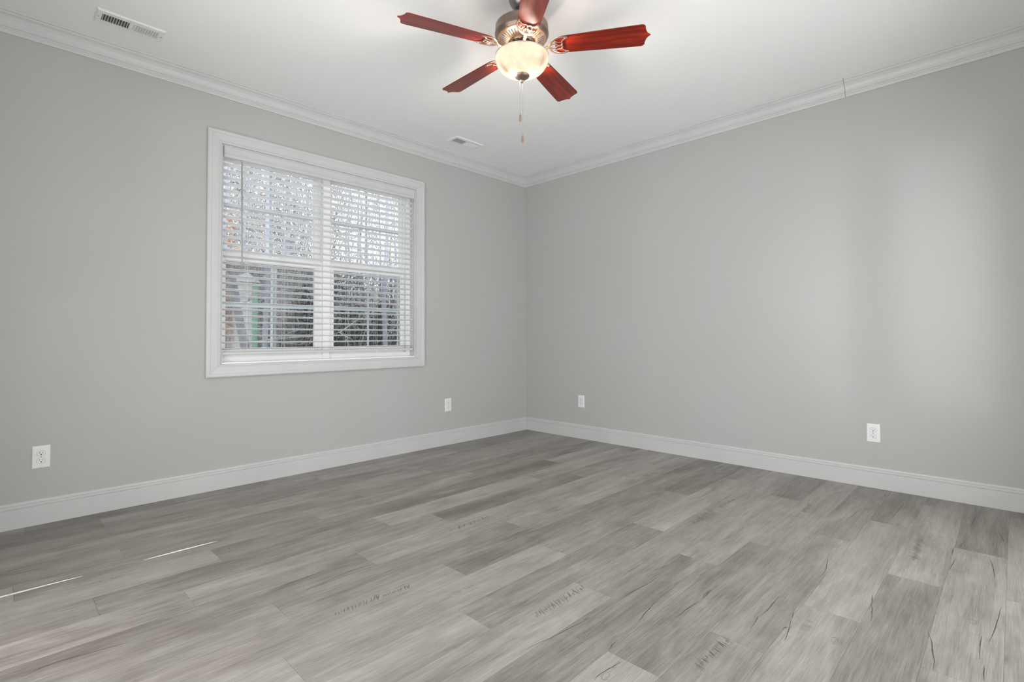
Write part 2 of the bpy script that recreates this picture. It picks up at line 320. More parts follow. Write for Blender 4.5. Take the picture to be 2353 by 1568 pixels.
# plank floor : one mesh, every plank with its own tone and grain offset
def build_floor():
    rng = random.Random(5); bm = NB(); pw, pl = .18, 1.213
    joints = {-2: -2.05, -1: -1.38, 0: -.888, 1: -1.43, 2: -.735, 3: -2.36, 4: -1.48, 5: -1.85, 6: -2.40, 7: -.44, 8: -1.0, 9: -1.455, 10: -.896, 11: -2.877,
              12: -2.318, 13: -1.365, 14: -.912, 15: -1.579, 16: -1.21, 17: -.55, 18: -1.85, 19: -1.215, 20: -.3}
    tones = {(2, -1.948): .95, (5, -1.85): .85, (9, -1.455): .12, (8, -1.0): .15, (13, -3.791): .12, (14, -4.551): .8, (4, -2.693): .25, (7, -1.653): .8, (7,-2.866): .35,
             (10, -2.109): .8, (10,-3.322): .3, (8,-3.426): .9, (0,-2.101): .75, (0,-.888): .25, (5,-3.063): .3, (6,-2.40): .55, (3,-2.36): .7, (-1,-1.38): .9, (11,-2.877): .85}
    data = []; quads = []
    for k in range(-3, 21):
        y0 = -3.75+pw*k; y1 = min(y0+pw, 0.0)
        y0 = max(y0, -RD)
        if y1 <= y0: continue
        j = joints.get(k, -rng.random()*pl); x = j
        while x > -RW-pl: x -= pl
        while x < 0:
            a, b = max(x, -RW), min(x+pl, 0)
            tv = rng.random()
            for (kk, xx), tt in tones.items():
                if kk == k and abs(xx-x) < .03: tv = tt
            if b-a > 1e-3:
                quads.append((a+.0003, b-.0003, y0+.0002, y1-.0002)); data.append((rng.random(), rng.random(), tv))
            x += pl
    for q in quads: box(bm, q[0], q[1], q[2], q[3], -.006, 0)
    nq = len(quads)
    box(bm, -RW-TH, TH, -RD-TH, TH, -.15, -.0062)
    # two short ridges near the window wall, rounded and whitened to paint daylight glints on plank edges
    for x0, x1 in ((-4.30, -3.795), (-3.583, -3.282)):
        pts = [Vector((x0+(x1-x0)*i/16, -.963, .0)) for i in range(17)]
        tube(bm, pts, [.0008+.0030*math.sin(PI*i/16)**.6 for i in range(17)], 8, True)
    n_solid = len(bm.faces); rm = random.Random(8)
    def quadstrip(L, Rr):
        A = [bm.verts.new((x, y, .00025)) for x, y in L]; B = [bm.verts.new((x, y, .00025)) for x, y in Rr]
        for i in range(len(A)-1): bm.faces.new((A[i], A[i+1], B[i+1], B[i]))
    for pl_ in CR:
        q = bez([(x, y, 0) for x, y in pl_], 4); n = len(q)
        q = [v+Vector((rm.uniform(-1,1), rm.uniform(-1,1), 0))*.0012 for v in q]
        L, R_ = [], []
        for i, v in enumerate(q):
            d = (q[min(i+1,n-1)]-q[max(i-1,0)]).normalized(); w = .0003+.0010*math.sin(PI*i/(n-1))*rm.uniform(.7,1.2); nn = Vector((-d.y, d.x, 0))*w
            L.append((v+nn)[:2]); R_.append((v-nn)[:2])
        quadstrip(L, R_)
    n_crack = len(bm.faces)
    for (a, b) in CM:
        n = max(6, int(math.hypot(a[0]-b[0], a[1]-b[1])/.011))
        for i in range(n):
            t = (i+rm.uniform(-.3,.3))/n; x, y = a[0]+(b[0]-a[0])*t, a[1]+(b[1]-a[1])*t
            h = rm.uniform(.006,.024); w = rm.uniform(.0015,.0042); sk = rm.uniform(.2,.7)*h; y += rm.uniform(-.006,.006)
            quadstrip([(x-sk-w*.2, y-h), (x-w, y), (x+sk-w*.3, y+h)], [(x-sk+w*.2, y-h), (x+w, y), (x+sk+w*.3, y+h)])
    n_comb = len(bm.faces)
    for (x, y) in KN:
        for rr in (.009, .016):
            m_ = 16; ph = rm.uniform(0, 6)
            L = [(x+rr*1.5*math.cos(2*PI*i/m_+ph), y+rr*.75*math.sin(2*PI*i/m_+ph)) for i in range(11)]
            R_ = [(x+(rr-.0016)*1.5*math.cos(2*PI*i/m_+ph), y+(rr-.0016)*.75*math.sin(2*PI*i/m_+ph)) for i in range(11)]
            quadstrip(L, R_)
    me = bpy.data.meshes.new('floor'); bmesh.ops.recalc_face_normals(bm, faces=bm.faces[:]); bm.faces.ensure_lookup_table()
    nf = len(bm.faces); bm.to_mesh(me); bm.free()
    me.materials.append(MFL); me.materials.append(MCRK); me.materials.append(MCMB); me.materials.append(MGLINT)
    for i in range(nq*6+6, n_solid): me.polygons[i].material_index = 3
    for i in range(n_solid, nf): me.polygons[i].material_index = 1 if i < n_crack else 2
    at = me.attributes.new('plank', 'FLOAT_VECTOR', 'FACE')
    for i in range(nf):
        at.data[i].vector = data[i//6] if i//6 < nq else (.3, .3, 1.0)
    o = bpy.data.objects.new('floor', me); COL.objects.link(o); tag(o, kind='structure')
build_floor()

# baseboards and crown
BP = [(0,0), (.016,0), (.016,.102), (.0115,.1035), (.0115,.1055), (.0155,.107), (.0150,.1185), (.0095,.120), (.0095,.122), (.0120,.1235), (.0105,.129), (.006,.1335), (0,.1335)]
CP = [(0,-.112), (.007,-.112), (.009,-.104), (.013,-.098), (.013,-.094), (.016,-.092), (.018,-.088), (.017,-.084), (.021,-.082), (.024,-.066), (.031,-.048), (.042,-.033), (.055,-.024),
      (.057,-.020), (.057,-.016), (.063,-.014), (.067,-.008), (.068,0), (0,0)]
def run(name, prof, a, b, n, z, m0=1, m1=1, m=MT):
    bm = NB(); strip(bm, prof, (a[0], a[1], z), (b[0], b[1], z), n, m0=m0, m1=m1)
    return tag(link(name, bm, m), kind='structure')
g = .0006
run('baseboard_left', BP, (-RW, 0), (-g, 0), (0,-1,0), 0)
run('baseboard_right', BP, (0, -g), (0, -RD), (-1,0,0), 0)
run('baseboard_back', BP, (0, -RD), (-RW, -RD), (0,1,0), 0)
run('baseboard_near', BP, (-RW, -RD), (-RW, 0), (1,0,0), 0)
run('trim_1', CP, (-RW, 0), (0, 0), (0,-1,0), H)
run('trim_2', CP, (0, 0), (0, -2.998), (-1,0,0), H, 1, 0)
run('trim_3', [(a*1.0-.0+(.0012 if a > 0 else 0), b+.0015*(b < 0)) for a, b in CP], (0, -3.000), (0, -RD), (-1,0,0), H, 0, 1)
run('trim_4', CP, (0, -RD), (-RW, -RD), (0,1,0), H)
run('trim_5', CP, (-RW, -RD), (-RW, 0), (1,0,0), H)

# ------------------------------------------------------------------ window 1 : twin double-hung with mitred casing
win = bpy.data.objects.new('window_1', None); COL.objects.link(win); win.location = (0,0,0); tag(win, kind='structure')
CASE = [(0,0), (0,.011), (.004,.0135), (.009,.0135), (.0105,.011), (.015,.011), (.017,.0145), (.045,.0165), (.060,.0175), (.063,.0205), (.079,.021), (.083,.019), (.087,.016), (.087,0)]
def casing_side(p0, p1, outd):
    """p0->p1 along the inner edge; profile w grows outwards with 45 degree mitres, t grows into the room (-y)"""
    bm = NB(); p0, p1, outd = Vector(p0), Vector(p1), Vector(outd); d = (p1-p0).normalized(); e = .0004
    A = [bm.verts.new(p0 + outd*w - d*w + d*e + Vector((0,-t,0))) for w, t in CASE]
    B = [bm.verts.new(p1 + outd*w + d*w - d*e + Vector((0,-t,0))) for w, t in CASE]
    n = len(CASE)
    for i in range(n):
        j = (i+1) % n; bm.faces.new((A[i], A[j], B[j], B[i]))
    bm.faces.new(A[::-1]); bm.faces.new(B)
    return link('casing', bm, MT, win)
casing_side((WX0,0,WZ1), (WX1,0,WZ1), (0,0,1)); casing_side((WX0,0,WZ0), (WX1,0,WZ0), (0,0,-1))
casing_side((WX0,0,WZ0), (WX0,0,WZ1), (-1,0,0)); casing_side((WX1,0,WZ0), (WX1,0,WZ1), (1,0,0))
bm = NB(); e = .012
box(bm, WX0, WX0+e, .001, TH, WZ0, WZ1); box(bm, WX1-e, WX1, .001, TH, WZ0, WZ1); box(bm, WX0+e, WX1-e, .001, TH, WZ1-e, WZ1)
link('jamb_lining', bm, MT, win, bevel=.001)
link('stool', bx(WX0+e, WX1-e, .001, TH, WZ0, WZ0+.012), MF, win, bevel=.002)
# vinyl frame
FY0, FY1 = .075, .145
MX0, MX1 = -2.262, -2.206      # mullion between the two units
bm = NB()
box(bm, WX0+e, WX0+e+.022, FY0, FY1, WZ0+.012, WZ1-e); box(bm, WX1-e-.045, WX1-e, FY0, FY1, WZ0+.012, WZ1-e)
box(bm, WX1-e-.062, WX1-e-.045, FY0+.02, FY1-.0005, WZ0+.0455, WZ1-e-.0305)
box(bm, WX0+e+.022, WX1-e-.045, FY0, FY1-.001, WZ1-e-.03, WZ1-e-.0005); box(bm, WX0+e+.022, WX1-e-.045, FY0, FY1-.001, WZ0+.0122, WZ0+.045)
box(bm, MX0, MX1, FY0-.012, FY1, WZ0+.012, WZ1-e)
link('window_frame', bm, MF, win)
def sash(x0, x1, z0, z1, y0, y1, st, tr, br, gx0, gx1):
    s = NB(); box(s, x0, gx0, y0, y1, z0, z1); box(s, gx1, x1, y0, y1, z0, z1); box(s, gx0, gx1, y0, y1, z1-tr, z1); box(s, gx0, gx1, y0, y1, z0, z0+br)
    b = .006; ym = (y0+y1)/2
    for a, c, d_, f in ((gx0, gx0+b, z0+br, z1-tr), (gx1-b, gx1, z0+br, z1-tr), (gx0+b, gx1-b, z1-tr-b, z1-tr), (gx0+b, gx1-b, z0+br, z0+br+b)): box(s, a, c, ym-.006, y1-.004, d_, f)
    o = link('sash', s, MF, win, bevel=.0015)
    link('glass_pane', bx(gx0, gx1, ym-.002, ym+.002, z0+br, z1-tr), MGL, o)
    gr = NB(); xm = (gx0+gx1)/2; zm = (z0+br+z1-tr)/2; w = .0085
    box(gr, xm-w, xm+w, ym+.0035, ym+.009, z0+br, z1-tr); box(gr, gx0, xm-w, ym+.0035, ym+.009, zm-w, zm+w); box(gr, xm+w, gx1, ym+.0035, ym+.009, zm-w, zm+w)
    link('grille', gr, MGR, o)
    return o
UL = (-2.962, -2.317); UR = (-2.174, -1.535)
for (g0, g1), (s0, s1) in ((UL, (WX0+e+.022, MX0)), (UR, (MX1, WX1-e-.062))):
    lo = sash(s0, s1, WZ0+.045, 1.59, .080, .106, .04, .048, .045, g0+.008, g1)       # lower sash sits inwards
    hi = sash(s0, s1, 1.575, WZ1-e-.03, .108, .134, .04, .028, .030, g0, g1)
    sc = link('insect_screen', bx(s0+.004, s1-.004, .139, .1395, WZ0+.05, 1.57), MSC, win)
    xm = (s0+s1)/2; lk = NB(); box(lk, xm-.03, xm+.03, .088, .104, 1.590, 1.598); lathe(lk, [(0,.014),(.009,.012),(.011,0)], 16, (xm,.096,1.598)); tube(lk, [(xm,.096,1.609),(xm+.03,.092,1.609)], .004, 8)
    link('sash_lock', lk, MF, lo)

# ------------------------------------------------------------------ blind
bl = empty('window_blind', ((WX0+WX1)/2, .03, WZ0), 'wide white horizontal slat blind lowered over the double window, slats open', 'blind')
def bp(name, bm, m, **k):
    bmesh.ops.translate(bm, verts=bm.verts[:], vec=(-bl.location.x, -bl.location.y, -bl.location.z)); return link(name, bm, m, bl, **k)
BX0, BX1 = WX0+.018, WX1-.022
VP = [(0,0), (.004,.002), (.004,.020), (.0065,.023), (.0035,.028), (.0065,.033), (.0085,.037), (.0085,.070), (.006,.074), (.006,.080), (0,.080)]
bm = NB(); strip(bm, VP, (BX0-.002, .006, 2.231), (BX1+.006, .006, 2.231), (0,-1,0)); strip(bm, [(0,0),(.006,0),(.006,.08),(0,.08)], (BX0-.002, .012, 2.231), (BX1+.006, .012, 2.231), (0,-1,0))
bp('valance', bm, MT)
bp('headrail', bx(BX0+.006, BX1-.004, .015, .062, 2.252, 2.292), MB_, bevel=.002)
bm = NB(); box(bm, WX0+.0125, BX0-.003, -.006, .03, 2.268, 2.306); box(bm, WX0+.0125, BX0-.004, -.004, .006, 2.232, 2.268)
bp('mounting_bracket', bm, MBR)
NS, pitchz, ztop, tilt = 29, .0452, 2.192, R(11)
lad = (-2.829, -2.573, -2.30, -2.067, -1.812, -1.507)
sl = NB()
prof = []
for i in range(9):
    u = -.025+.05*i/8; prof.append((u, .0016*(1-(u/.025)**2)+.0012))
for i in range(8, -1, -1):
    u = -.025+.05*i/8; prof.append((u, .0016*(1-(u/.025)**2)-.0012))
n = len(prof); A = [sl.verts.new((BX0, u, w)) for u, w in prof]; B = [sl.verts.new((BX1, u, w)) for u, w in prof]
for i in range(n): sl.faces.new((A[i], A[(i+1) % n], B[(i+1) % n], B[i]))
sl.faces.new(A[::-1]); sl.faces.new(B)
s0 = link('slat', sl, MB_, bl)
rg = random.Random(3)
for i in range(NS):
    o = s0 if i == 0 else s0.copy()
    if i: COL.objects.link(o)
    o.parent = bl; o.location = (-bl.location.x, .043-bl.location.y, ztop-pitchz*i-bl.location.z); o.rotation_euler = (-tilt+rg.uniform(-.02,.02), rg.uniform(-.0006,.0006), 0)
bm = NB(); zb = ztop-pitchz*(NS-1)-.040
strip(bm, [(-.026,0), (.024,0), (.026,.003), (.026,.017), (.023,.020), (-.026,.020)], (BX0-.001, .043, zb), (BX1+.001, .043, zb), (0,-1,0))
bp('bottom_rail', bm, MT)  # takes the greyer trim colour, so the rail's shade is in the paint
for x in lad:
    bm = NB()
    for y in (.016, .070): tube(bm, [(x, y, 2.24), (x, y, zb+.01)], .0007, 5)
    tube(bm, [(x+.004, .043, 2.24), (x+.004, .043, zb)], .0008, 5)
    for i in range(NS): z = ztop-pitchz*i; tube(bm, [(x, .016, z+.002), (x, .070, z-.006)], .0006, 4)
    tube(bm, [(x, .017, zb-.004), (x, .017, zb+.006)], .004, 8)
    bp('ladder_cord', bm, MCO)
bm = NB(); wx = -2.879
tube(bm, [(wx, .030, 2.236), (wx, .000, 2.226), (wx, -.003, 2.21)], .002, 6); tube(bm, [(wx, -.003, 2.222), (wx+.006, -.002, 1.507)], .0052, 6); lathe(bm, [(0,0),(.006,.001),(.0068,.012),(.0055,.03)], 12, (wx+.006,-.002,1.503))
bp('tilt_wand', bm, MWD, smooth=True)

# ------------------------------------------------------------------ windows added in the unseen walls to let fill light in
def added_window(name, axis, c0, c1, z0, z1, plane):
    w = bpy.data.objects.new(name, None); COL.objects.link(w); tag(w, kind='structure')
    f = NB(); p = NB(); a, b = plane-.10, plane-.06; t = .05 if c1-c0 > 1 else .002
    def B_(bm, u0, u1, v0, v1, a_, b_):
        if axis == 'x': box(bm, u0, u1, a_, b_, v0, v1)
        else: box(bm, a_, b_, u0, u1, v0, v1)
    B_(f, c0, c0+t, z0, z1, a, b); B_(f, c1-t, c1, z0, z1, a, b); B_(f, c0+t, c1-t, z0, z0+t, a, b); B_(f, c0+t, c1-t, z1-t, z1, a, b)
    link('window_frame', f, MF, w); B_(p, c0+t, c1-t, z0+t, z1-t, a+.018, a+.022); link('glass_pane', p, MGL, w)  # frame and pane of the added window
added_window('added_window_2', 'x', -3.5, -.5, .08, 2.22, -RD)
added_window('added_window_3', 'y', -3.25, -1.15, .08, 2.22, -RW)
added_window('added_window_4', 'y', SL0, SL1, .87, 1.93, -RW)  # added narrow pane in the slit that shapes the wall patch

# ------------------------------------------------------------------ wall outlets
def make_outlet():
    o = bpy.data.objects.new('wall_outlet', None); COL.objects.link(o)
    # local: x right, z up, -y into the room, origin at plate centre on the wall
    w, h, t = .0375, .0605, .0055
    bm = NB(); rings = []
    for (ww, hh, yy) in ((w, h, 0), (w, h, -.002), (w-.002, h-.002, -.0042), (w-.005, h-.005, -t)):
        rings.append([bm.verts.new((sx*ww, yy, sz*hh)) for sx, sz in ((-1,-1),(1,-1),(1,1),(-1,1))])
    for a, b in zip(rings, rings[1:]):
        for i in range(4): bm.faces.new((a[i], a[(i+1)%4], b[(i+1)%4], b[i]))
    bm.faces.new(rings[0][::-1]); bm.faces.new(rings[-1]); link('cover_plate', bm, MP, o)
    for s in (1, -1):
        bm = NB(); cz = s*.0195; sh = []; N = 40
        for i in range(N):
            a = 2*PI*i/N; x = .0172*math.cos(a); z = max(-.0135, min(.0135, .0172*math.sin(a))); sh.append((x, z))
        A = [bm.verts.new((x, -t+.001, cz+z)) for x, z in sh]; B = [bm.verts.new((x, -t-.0012, cz+z)) for x, z in sh]; C2 = [bm.verts.new((x*.93, -t-.0018, cz+z*.93)) for x, z in sh]
        for P_, Q in ((A, B), (B, C2)):
            for i in range(N): bm.faces.new((P_[i], P_[(i+1)%N], Q[(i+1)%N], Q[i]))
        bm.faces.new(C2)
        r = link('receptacle', bm, MP, o)
        bm = NB(); y0, y1 = -t-.0024, -t-.001
        box(bm, -.0072, -.0052, y0, y1, cz-.001, cz+.0075); box(bm, .0050, .0070, y0, y1, cz, cz+.0065)
        lathe(bm, [(0,.0006), (.0028,.0006), (.0028,-.0006), (0,-.0006)], 14, M=Matrix.Translation((0, -t-.0019, cz-.0065)) @ Matrix.Rotation(PI/2, 4, 'X'))
        link('slots', bm, MDK, r); tag(r.children[0], 'dark plug slots')
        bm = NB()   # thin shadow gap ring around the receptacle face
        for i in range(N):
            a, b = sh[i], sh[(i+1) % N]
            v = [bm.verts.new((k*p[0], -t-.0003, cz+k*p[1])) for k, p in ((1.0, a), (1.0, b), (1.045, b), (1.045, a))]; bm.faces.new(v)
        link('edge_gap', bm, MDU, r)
    bm = NB(); lathe(bm, [(0,.0012), (.002,.0010), (.0032,.0002), (.0034,0)], 16, M=Matrix.Translation((0,-t,0)) @ Matrix.Rotation(PI/2, 4, 'X')); link('screw', bm, MCH, o, smooth=True)
    return o
o0 = make_outlet(); G = 'white duplex outlets low on the walls'
for i, (x, y, z, rz, lab) in enumerate([(-3.879, 0, .361, 0, 'white duplex outlet low on the left wall, left of the window'),
        (-1.076, 0, .367, 0, 'small white duplex outlet on the window wall, right of the window near the corner'),
        (0, -.735, .362, -PI/2, 'white duplex outlet on the right wall nearest the room corner'),
        (0, -3.114, .357, -PI/2, 'larger looking white duplex outlet at the far right of the right wall')]):
    o = o0 if i == 0 else copy_tree(o0)
    o.location = (x, y, z); o.rotation_euler = (0, 0, rz); tag(o, lab, 'outlet', G)

# ------------------------------------------------------------------ ceiling registers
def make_vent():
    o = bpy.data.objects.new('ceiling_vent', None); COL.objects.link(o)   # origin: centre at ceiling, x along length, z down is negative
    L, Wd, t = .153, .0745, .0085
    o1, o2 = .128, .041     # half opening
    bm = NB()
    outer = [(sx*L, sy*Wd) for sx, sy in ((-1,-1),(1,-1),(1,1),(-1,1))]; top = outer; mid = [(x*.965, y*.93) for x, y in outer]; inn = [(sx*o1, sy*o2) for sx, sy in ((-1,-1),(1,-1),(1,1),(-1,1))]
    r = [[bm.verts.new((x, y, 0)) for x, y in top], [bm.verts.new((x, y, -.002)) for x, y in top], [bm.verts.new((x, y, -t)) for x, y in mid], [bm.verts.new((x, y, -t)) for x, y in inn], [bm.verts.new((x, y, -.001)) for x, y in inn]]
    for a, b in zip(r, r[1:]):
        for i in range(4): bm.faces.new((a[i], a[(i+1)%4], b[(i+1)%4], b[i]))
    box(bm, -.0085, .0085, -o2, o2, -t, -.002)
    link('face_plate', bm, MP, o)
    link('duct_opening', bx(-o1, o1, -o2, o2, -.0012, -.0002), MDU, o)
    for s in (-1, 1):
        bm = NB(); box(bm, -.0068, .0068, -o2, o2, -.0006, .0006)
        f0 = link('louver', bm, MP, o)
        for i in range(10):
            f = f0 if i == 0 else f0.copy()
            if i: COL.objects.link(f); f.parent = o
            f.location = (s*(.0165+.0118*i), 0, -.0052); f.rotation_euler = (0, R(-60) if s < 0 else R(40), 0)
            if s < 0: f.scale = (.66, 1, 1)
    for s in (-1, 1):
        bm = NB(); lathe(bm, [(0,-.0016), (.003,-.0012), (.0042,0)], 14, (s*.141, 0, -t)); link('screw', bm, MBR, o, smooth=True)
    return o
v0 = make_vent(); v0.location = (-3.560, -.325, H); tag(v0, 'white louvred air register on the ceiling above the left wall, top left', 'air vent', 'ceiling air registers')
v1 = copy_tree(v0); v1.location = (-1.130, -.318, H); tag(v1, 'smaller looking white ceiling air register right of the window near the corner', 'air vent', 'ceiling air registers')

# ------------------------------------------------------------------ ceiling fan
FX, FY = -2.2116, -2.036
fan = empty('ceiling_fan', (FX, FY, H), 'copper coloured ceiling fan with five cherry wood blades and a lit glass bowl', 'ceiling fan')
def Z(z): return z-H
bm = NB(); lathe(bm, [(.0665,0), (.0675,-.006), (.066,-.022), (.060,-.042), (.048,-.060), (.036,-.070), (.030,-.074), (0,-.074)], 48); link('canopy', bm, MFK, fan, smooth=True)
bm = NB(); lathe(bm, [(0,-.06), (.0135,-.06), (.0135,-.15), (0,-.15)], 24); link('downrod', bm, MFK, fan, smooth=True)
bm = NB(); lathe(bm, [(0,-.088),(.022,-.088), (.034,-.094), (.038,-.104), (.040,-.118), (.052,-.135), (.052,-.150), (0,-.15)], 40); link('yoke_cover', bm, MFK, fan, smooth=True)
ztp, zbt = Z(2.583), Z(2.527)
bm = NB(); lathe(bm, [(0,ztp+.016), (.055,ztp+.016), (.095,ztp+.012), (.122,ztp+.006), (.1325,ztp-.002), (.1345,ztp-.010), (.1345,zbt+.018), (.1365,zbt+.015), (.1365,zbt+.006), (.1335,zbt+.002), (.131,zbt-.008), (.127,zbt-.014), (.124,zbt-.015)], 72)
link('motor_housing', bm, MFD, fan, smooth=True)
bm = NB(); zf = zbt-.015; lathe(bm, [(.124,zf), (.121,zf-.002), (.074,zf-.020), (.070,zf-.020), (.070,zf-.004)], 72); vp = link('vented_plate', bm, MFN, fan, smooth=True)
bm = NB()
for i in range(44):
    a = 2*PI*i/44; c_, s_ = math.cos(a), math.sin(a); r0, r1 = .083, .114
    z0_, z1_ = zf-.002-.018*(.121-r0)/.047-.0006, zf-.002-.018*(.121-r1)/.047-.0006; w0, w1 = .0021, .0032
    v = [bm.verts.new((r_*c_-w_*q*s_, r_*s_+w_*q*c_, zz)) for r_, w_, q, zz in ((r0,w0,-1,z0_), (r1,w1,-1,z1_), (r1,w1,1,z1_), (r0,w0,1,z0_))]; 
    v2 = [bm.verts.new(p_.co+Vector((0,0,.0016))) for p_ in v]
    bm.faces.new(v); bm.faces.new(v2[::-1])
    for k in range(4): bm.faces.new((v[k], v[(k+1)%4], v2[(k+1)%4], v2[k]))
tag(link('cooling_slots', bm, MDK, vp), 'dark radial slots')
# flywheel with raised floral beads, switch housing, light fitter
bm = NB(); zw = zf-.004
lathe(bm, [(.069,zw), (.069,zw-.018), (.066,zw-.022), (.052,zw-.022), (0,zw-.022)], 56)
for i in range(15):
    a = 2*PI*i/15
    for rr, q in ((.060, .0045), (.053, .003)): lathe(bm, [(0,-q), (q*.7,-q*.7), (q,0)], 10, (rr*math.cos(a), rr*math.sin(a), zw-.022))
link('flywheel', bm, MFD, fan, smooth=True)
zs = zw-.022
bm = NB(); lathe(bm, [(.046,zs+.002), (.050,zs-.004), (.050,Z(2.452)), (.060,Z(2.446)), (.075,Z(2.438)), (.080,Z(2.428)), (.080,Z(2.420)), (0,Z(2.420))], 56); link('switch_housing', bm, MFD, fan, smooth=True)
zr = Z(2.421)
bm = NB()
BW = [(.124,.006), (.132,.005), (.1345,.000), (.1350,-.008), (.1330,-.022), (.1275,-.039), (.1180,-.055), (.1040,-.069), (.0860,-.080), (.0630,-.089), (.036,-.094), (.010,-.096)]
lathe(bm, [(r_, zr+z_) for r_, z_ in BW], 72)
bowl = link('glass_bowl', bm, MBW, fan, smooth=True); tag(bowl, 'lit frosted alabaster glass bowl')
bm = NB(); tube(bm, [(.1335*math.cos(2*PI*i/64), .1335*math.sin(2*PI*i/64), zr+.0065) for i in range(65)], .0018, 6, False); link('bowl_rim', bm, MCH, bowl, smooth=True)
zc = zr-.094
bm = NB(); lathe(bm, [(.030,zc+.004), (.0375,zc+.001), (.0385,zc-.003), (.036,zc-.008), (.028,zc-.014), (.018,zc-.020), (.010,zc-.023), (.007,zc-.025), (.0085,zc-.028), (.0085,zc-.032), (.005,zc-.037), (.002,zc-.040), (0,zc-.0405)], 40); link('finial', bm, MFD, fan, smooth=True)
bm = NB(); tube(bm, [(0,0,Z(2.425)), (0,0,zc)], .005, 10); link('centre_rod', bm, MFN, fan)
# bulbs in sockets
ca = math.atan2(-3.796-FY, -4.086-FX)
for k, (a, rr, zz, pw) in enumerate(((ca+1.25, .062, zr-.034, 1.0), (ca-1.35, .060, zr-.052, .8), (ca+PI, .060, zr-.035, 1.0))):
    c_ = (rr*math.cos(a), rr*math.sin(a)); bm = NB()
    lathe(bm, [(0,-.022), (.005,-.020), (.009,-.013), (.0105,-.005), (.009,.004), (.007,.010), (.006,.018), (0,.018)], 20, (c_[0], c_[1], zz)); b = link('light_bulb', bm, MBULB, fan, smooth=True)
    l = bpy.data.lights.new('bulb_light', 'POINT'); l.energy = (4.5, 3.0, 110.0)[k]; l.color = (1, .87, .72); l.shadow_soft_size = .035
    lo = bpy.data.objects.new('bulb_light', l); COL.objects.link(lo); lo.parent = fan; lo.location = (c_[0]*.8, c_[1]*.8, zz-.037) if k < 2 else (c_[0]*.5, c_[1]*.5, zr-.004)
# blades and blade irons
def blade_mesh():
    bm = NB(); r0, r1 = .170, .622; pts = []
    half = []   # (x, y) for y>=0 from root to tip point
    half += [(r0, .030), (r0+.006, .042), (r0+.020, .0505), (r0+.05, .054), (.40, .0615), (.585, .0675)]
    cx, cy, rr = .589, .0475, .020
    for i in range(1, 7):
        a = PI/2-(PI/2)*i/6*.80; half.append((cx+rr*math.cos(a), cy+rr*math.sin(a)))
    half += [(.6085, .043), (.6115, .032), (.6155, .020), (.6225, .010), (.6315, .003), (.6335, 0)]
    pts = half + [(x, -y) for x, y in half[-2::-1]]
    T = .0028
    A = [bm.verts.new((x, y, T)) for x, y in pts]; B = [bm.verts.new((x, y, -T)) for x, y in pts]
    n = len(pts)
    for i in range(n): bm.faces.new((A[i], A[(i+1)%n], B[(i+1)%n], B[i]))
    bm.faces.new(A); bm.faces.new(B[::-1]); return bm
def iron_mesh():
    bm = NB(); zb_ = -.0058
    # arm from the flywheel, dipping then rising to the plate (local blade frame, z=0 blade plane)
    arm = bez([(.058, 0, .018), (.072, 0, .002), (.092, 0, -.012), (.115, .0, -.014), (.135, 0, -.009), (.152, 0, -.007)], 6)
    tube(bm, arm, [.011-.003*math.sin(PI*i/(len(arm)-1)) for i in range(len(arm))], 10, True, .62)
    for s in (1, -1):
        horn = bez([(.140, 0, zb_-.002), (.145, .016*s, zb_-.003), (.160, .036*s, zb_-.002), (.184, .050*s, zb_), (.214, .0515*s, zb_), (.234, .0455*s, zb_+.001)], 6)
        N = len(horn); tube(bm, horn, [max(.0028, .0085*(1-.62*i/(N-1))) for i in range(N)], 8, True, .6)
        inner = bez([(.234, .0455*s, zb_+.001), (.214, .035*s, zb_), (.203, .021*s, zb_), (.207, .010*s, zb_), (.200, 0, zb_)], 6)
        tube(bm, inner, .0034, 8, True, .7)
        web = bez([(.160, .034*s, zb_), (.180, .024*s, zb_), (.203, .021*s, zb_)], 5); tube(bm, web, .0030, 8, True, .7)
        web = bez([(.146, .006*s, zb_), (.160, .013*s, zb_), (.176, .010*s, zb_), (.180, 0, zb_)], 5); tube(bm, web, .0036, 8, True, .7)
    tube(bm, [(.178,0,zb_), (.200,0,zb_)], .0042, 8, True, .7)
    return bm
bmesh_b = blade_mesh(); blade0 = link('blade', bmesh_b, MBL, fan, bevel=.0012)
iron0 = link('blade_bracket', iron_mesh(), MFN, blade0, smooth=True)
screws = []
for x, y in ((.222, .045), (.222, -.045), (.188, 0)):
    scr = NB(); lathe(scr, [(0,-.0100), (.0035,-.0095), (.0045,-.0075), (.0045,-.004)], 12, (x, y, 0)); screws.append(link('screw', scr, MCH, iron0, smooth=True))
bz = Z(2.465)
for k in range(5):
    a = 1.5302+k*2*PI/5
    if k == 0: b = blade0
    else:
        b = blade0.copy(); COL.objects.link(b); ir = iron0.copy(); COL.objects.link(ir); ir.parent = b; 
        for q in screws: sc_ = q.copy(); COL.objects.link(sc_); sc_.parent = ir
    b.parent = fan; b.location = (0, 0, bz)
    b.rotation_euler = (Matrix.Rotation(a, 3, 'Z') @ Matrix.Rotation(R(-12), 3, 'X')).to_euler()
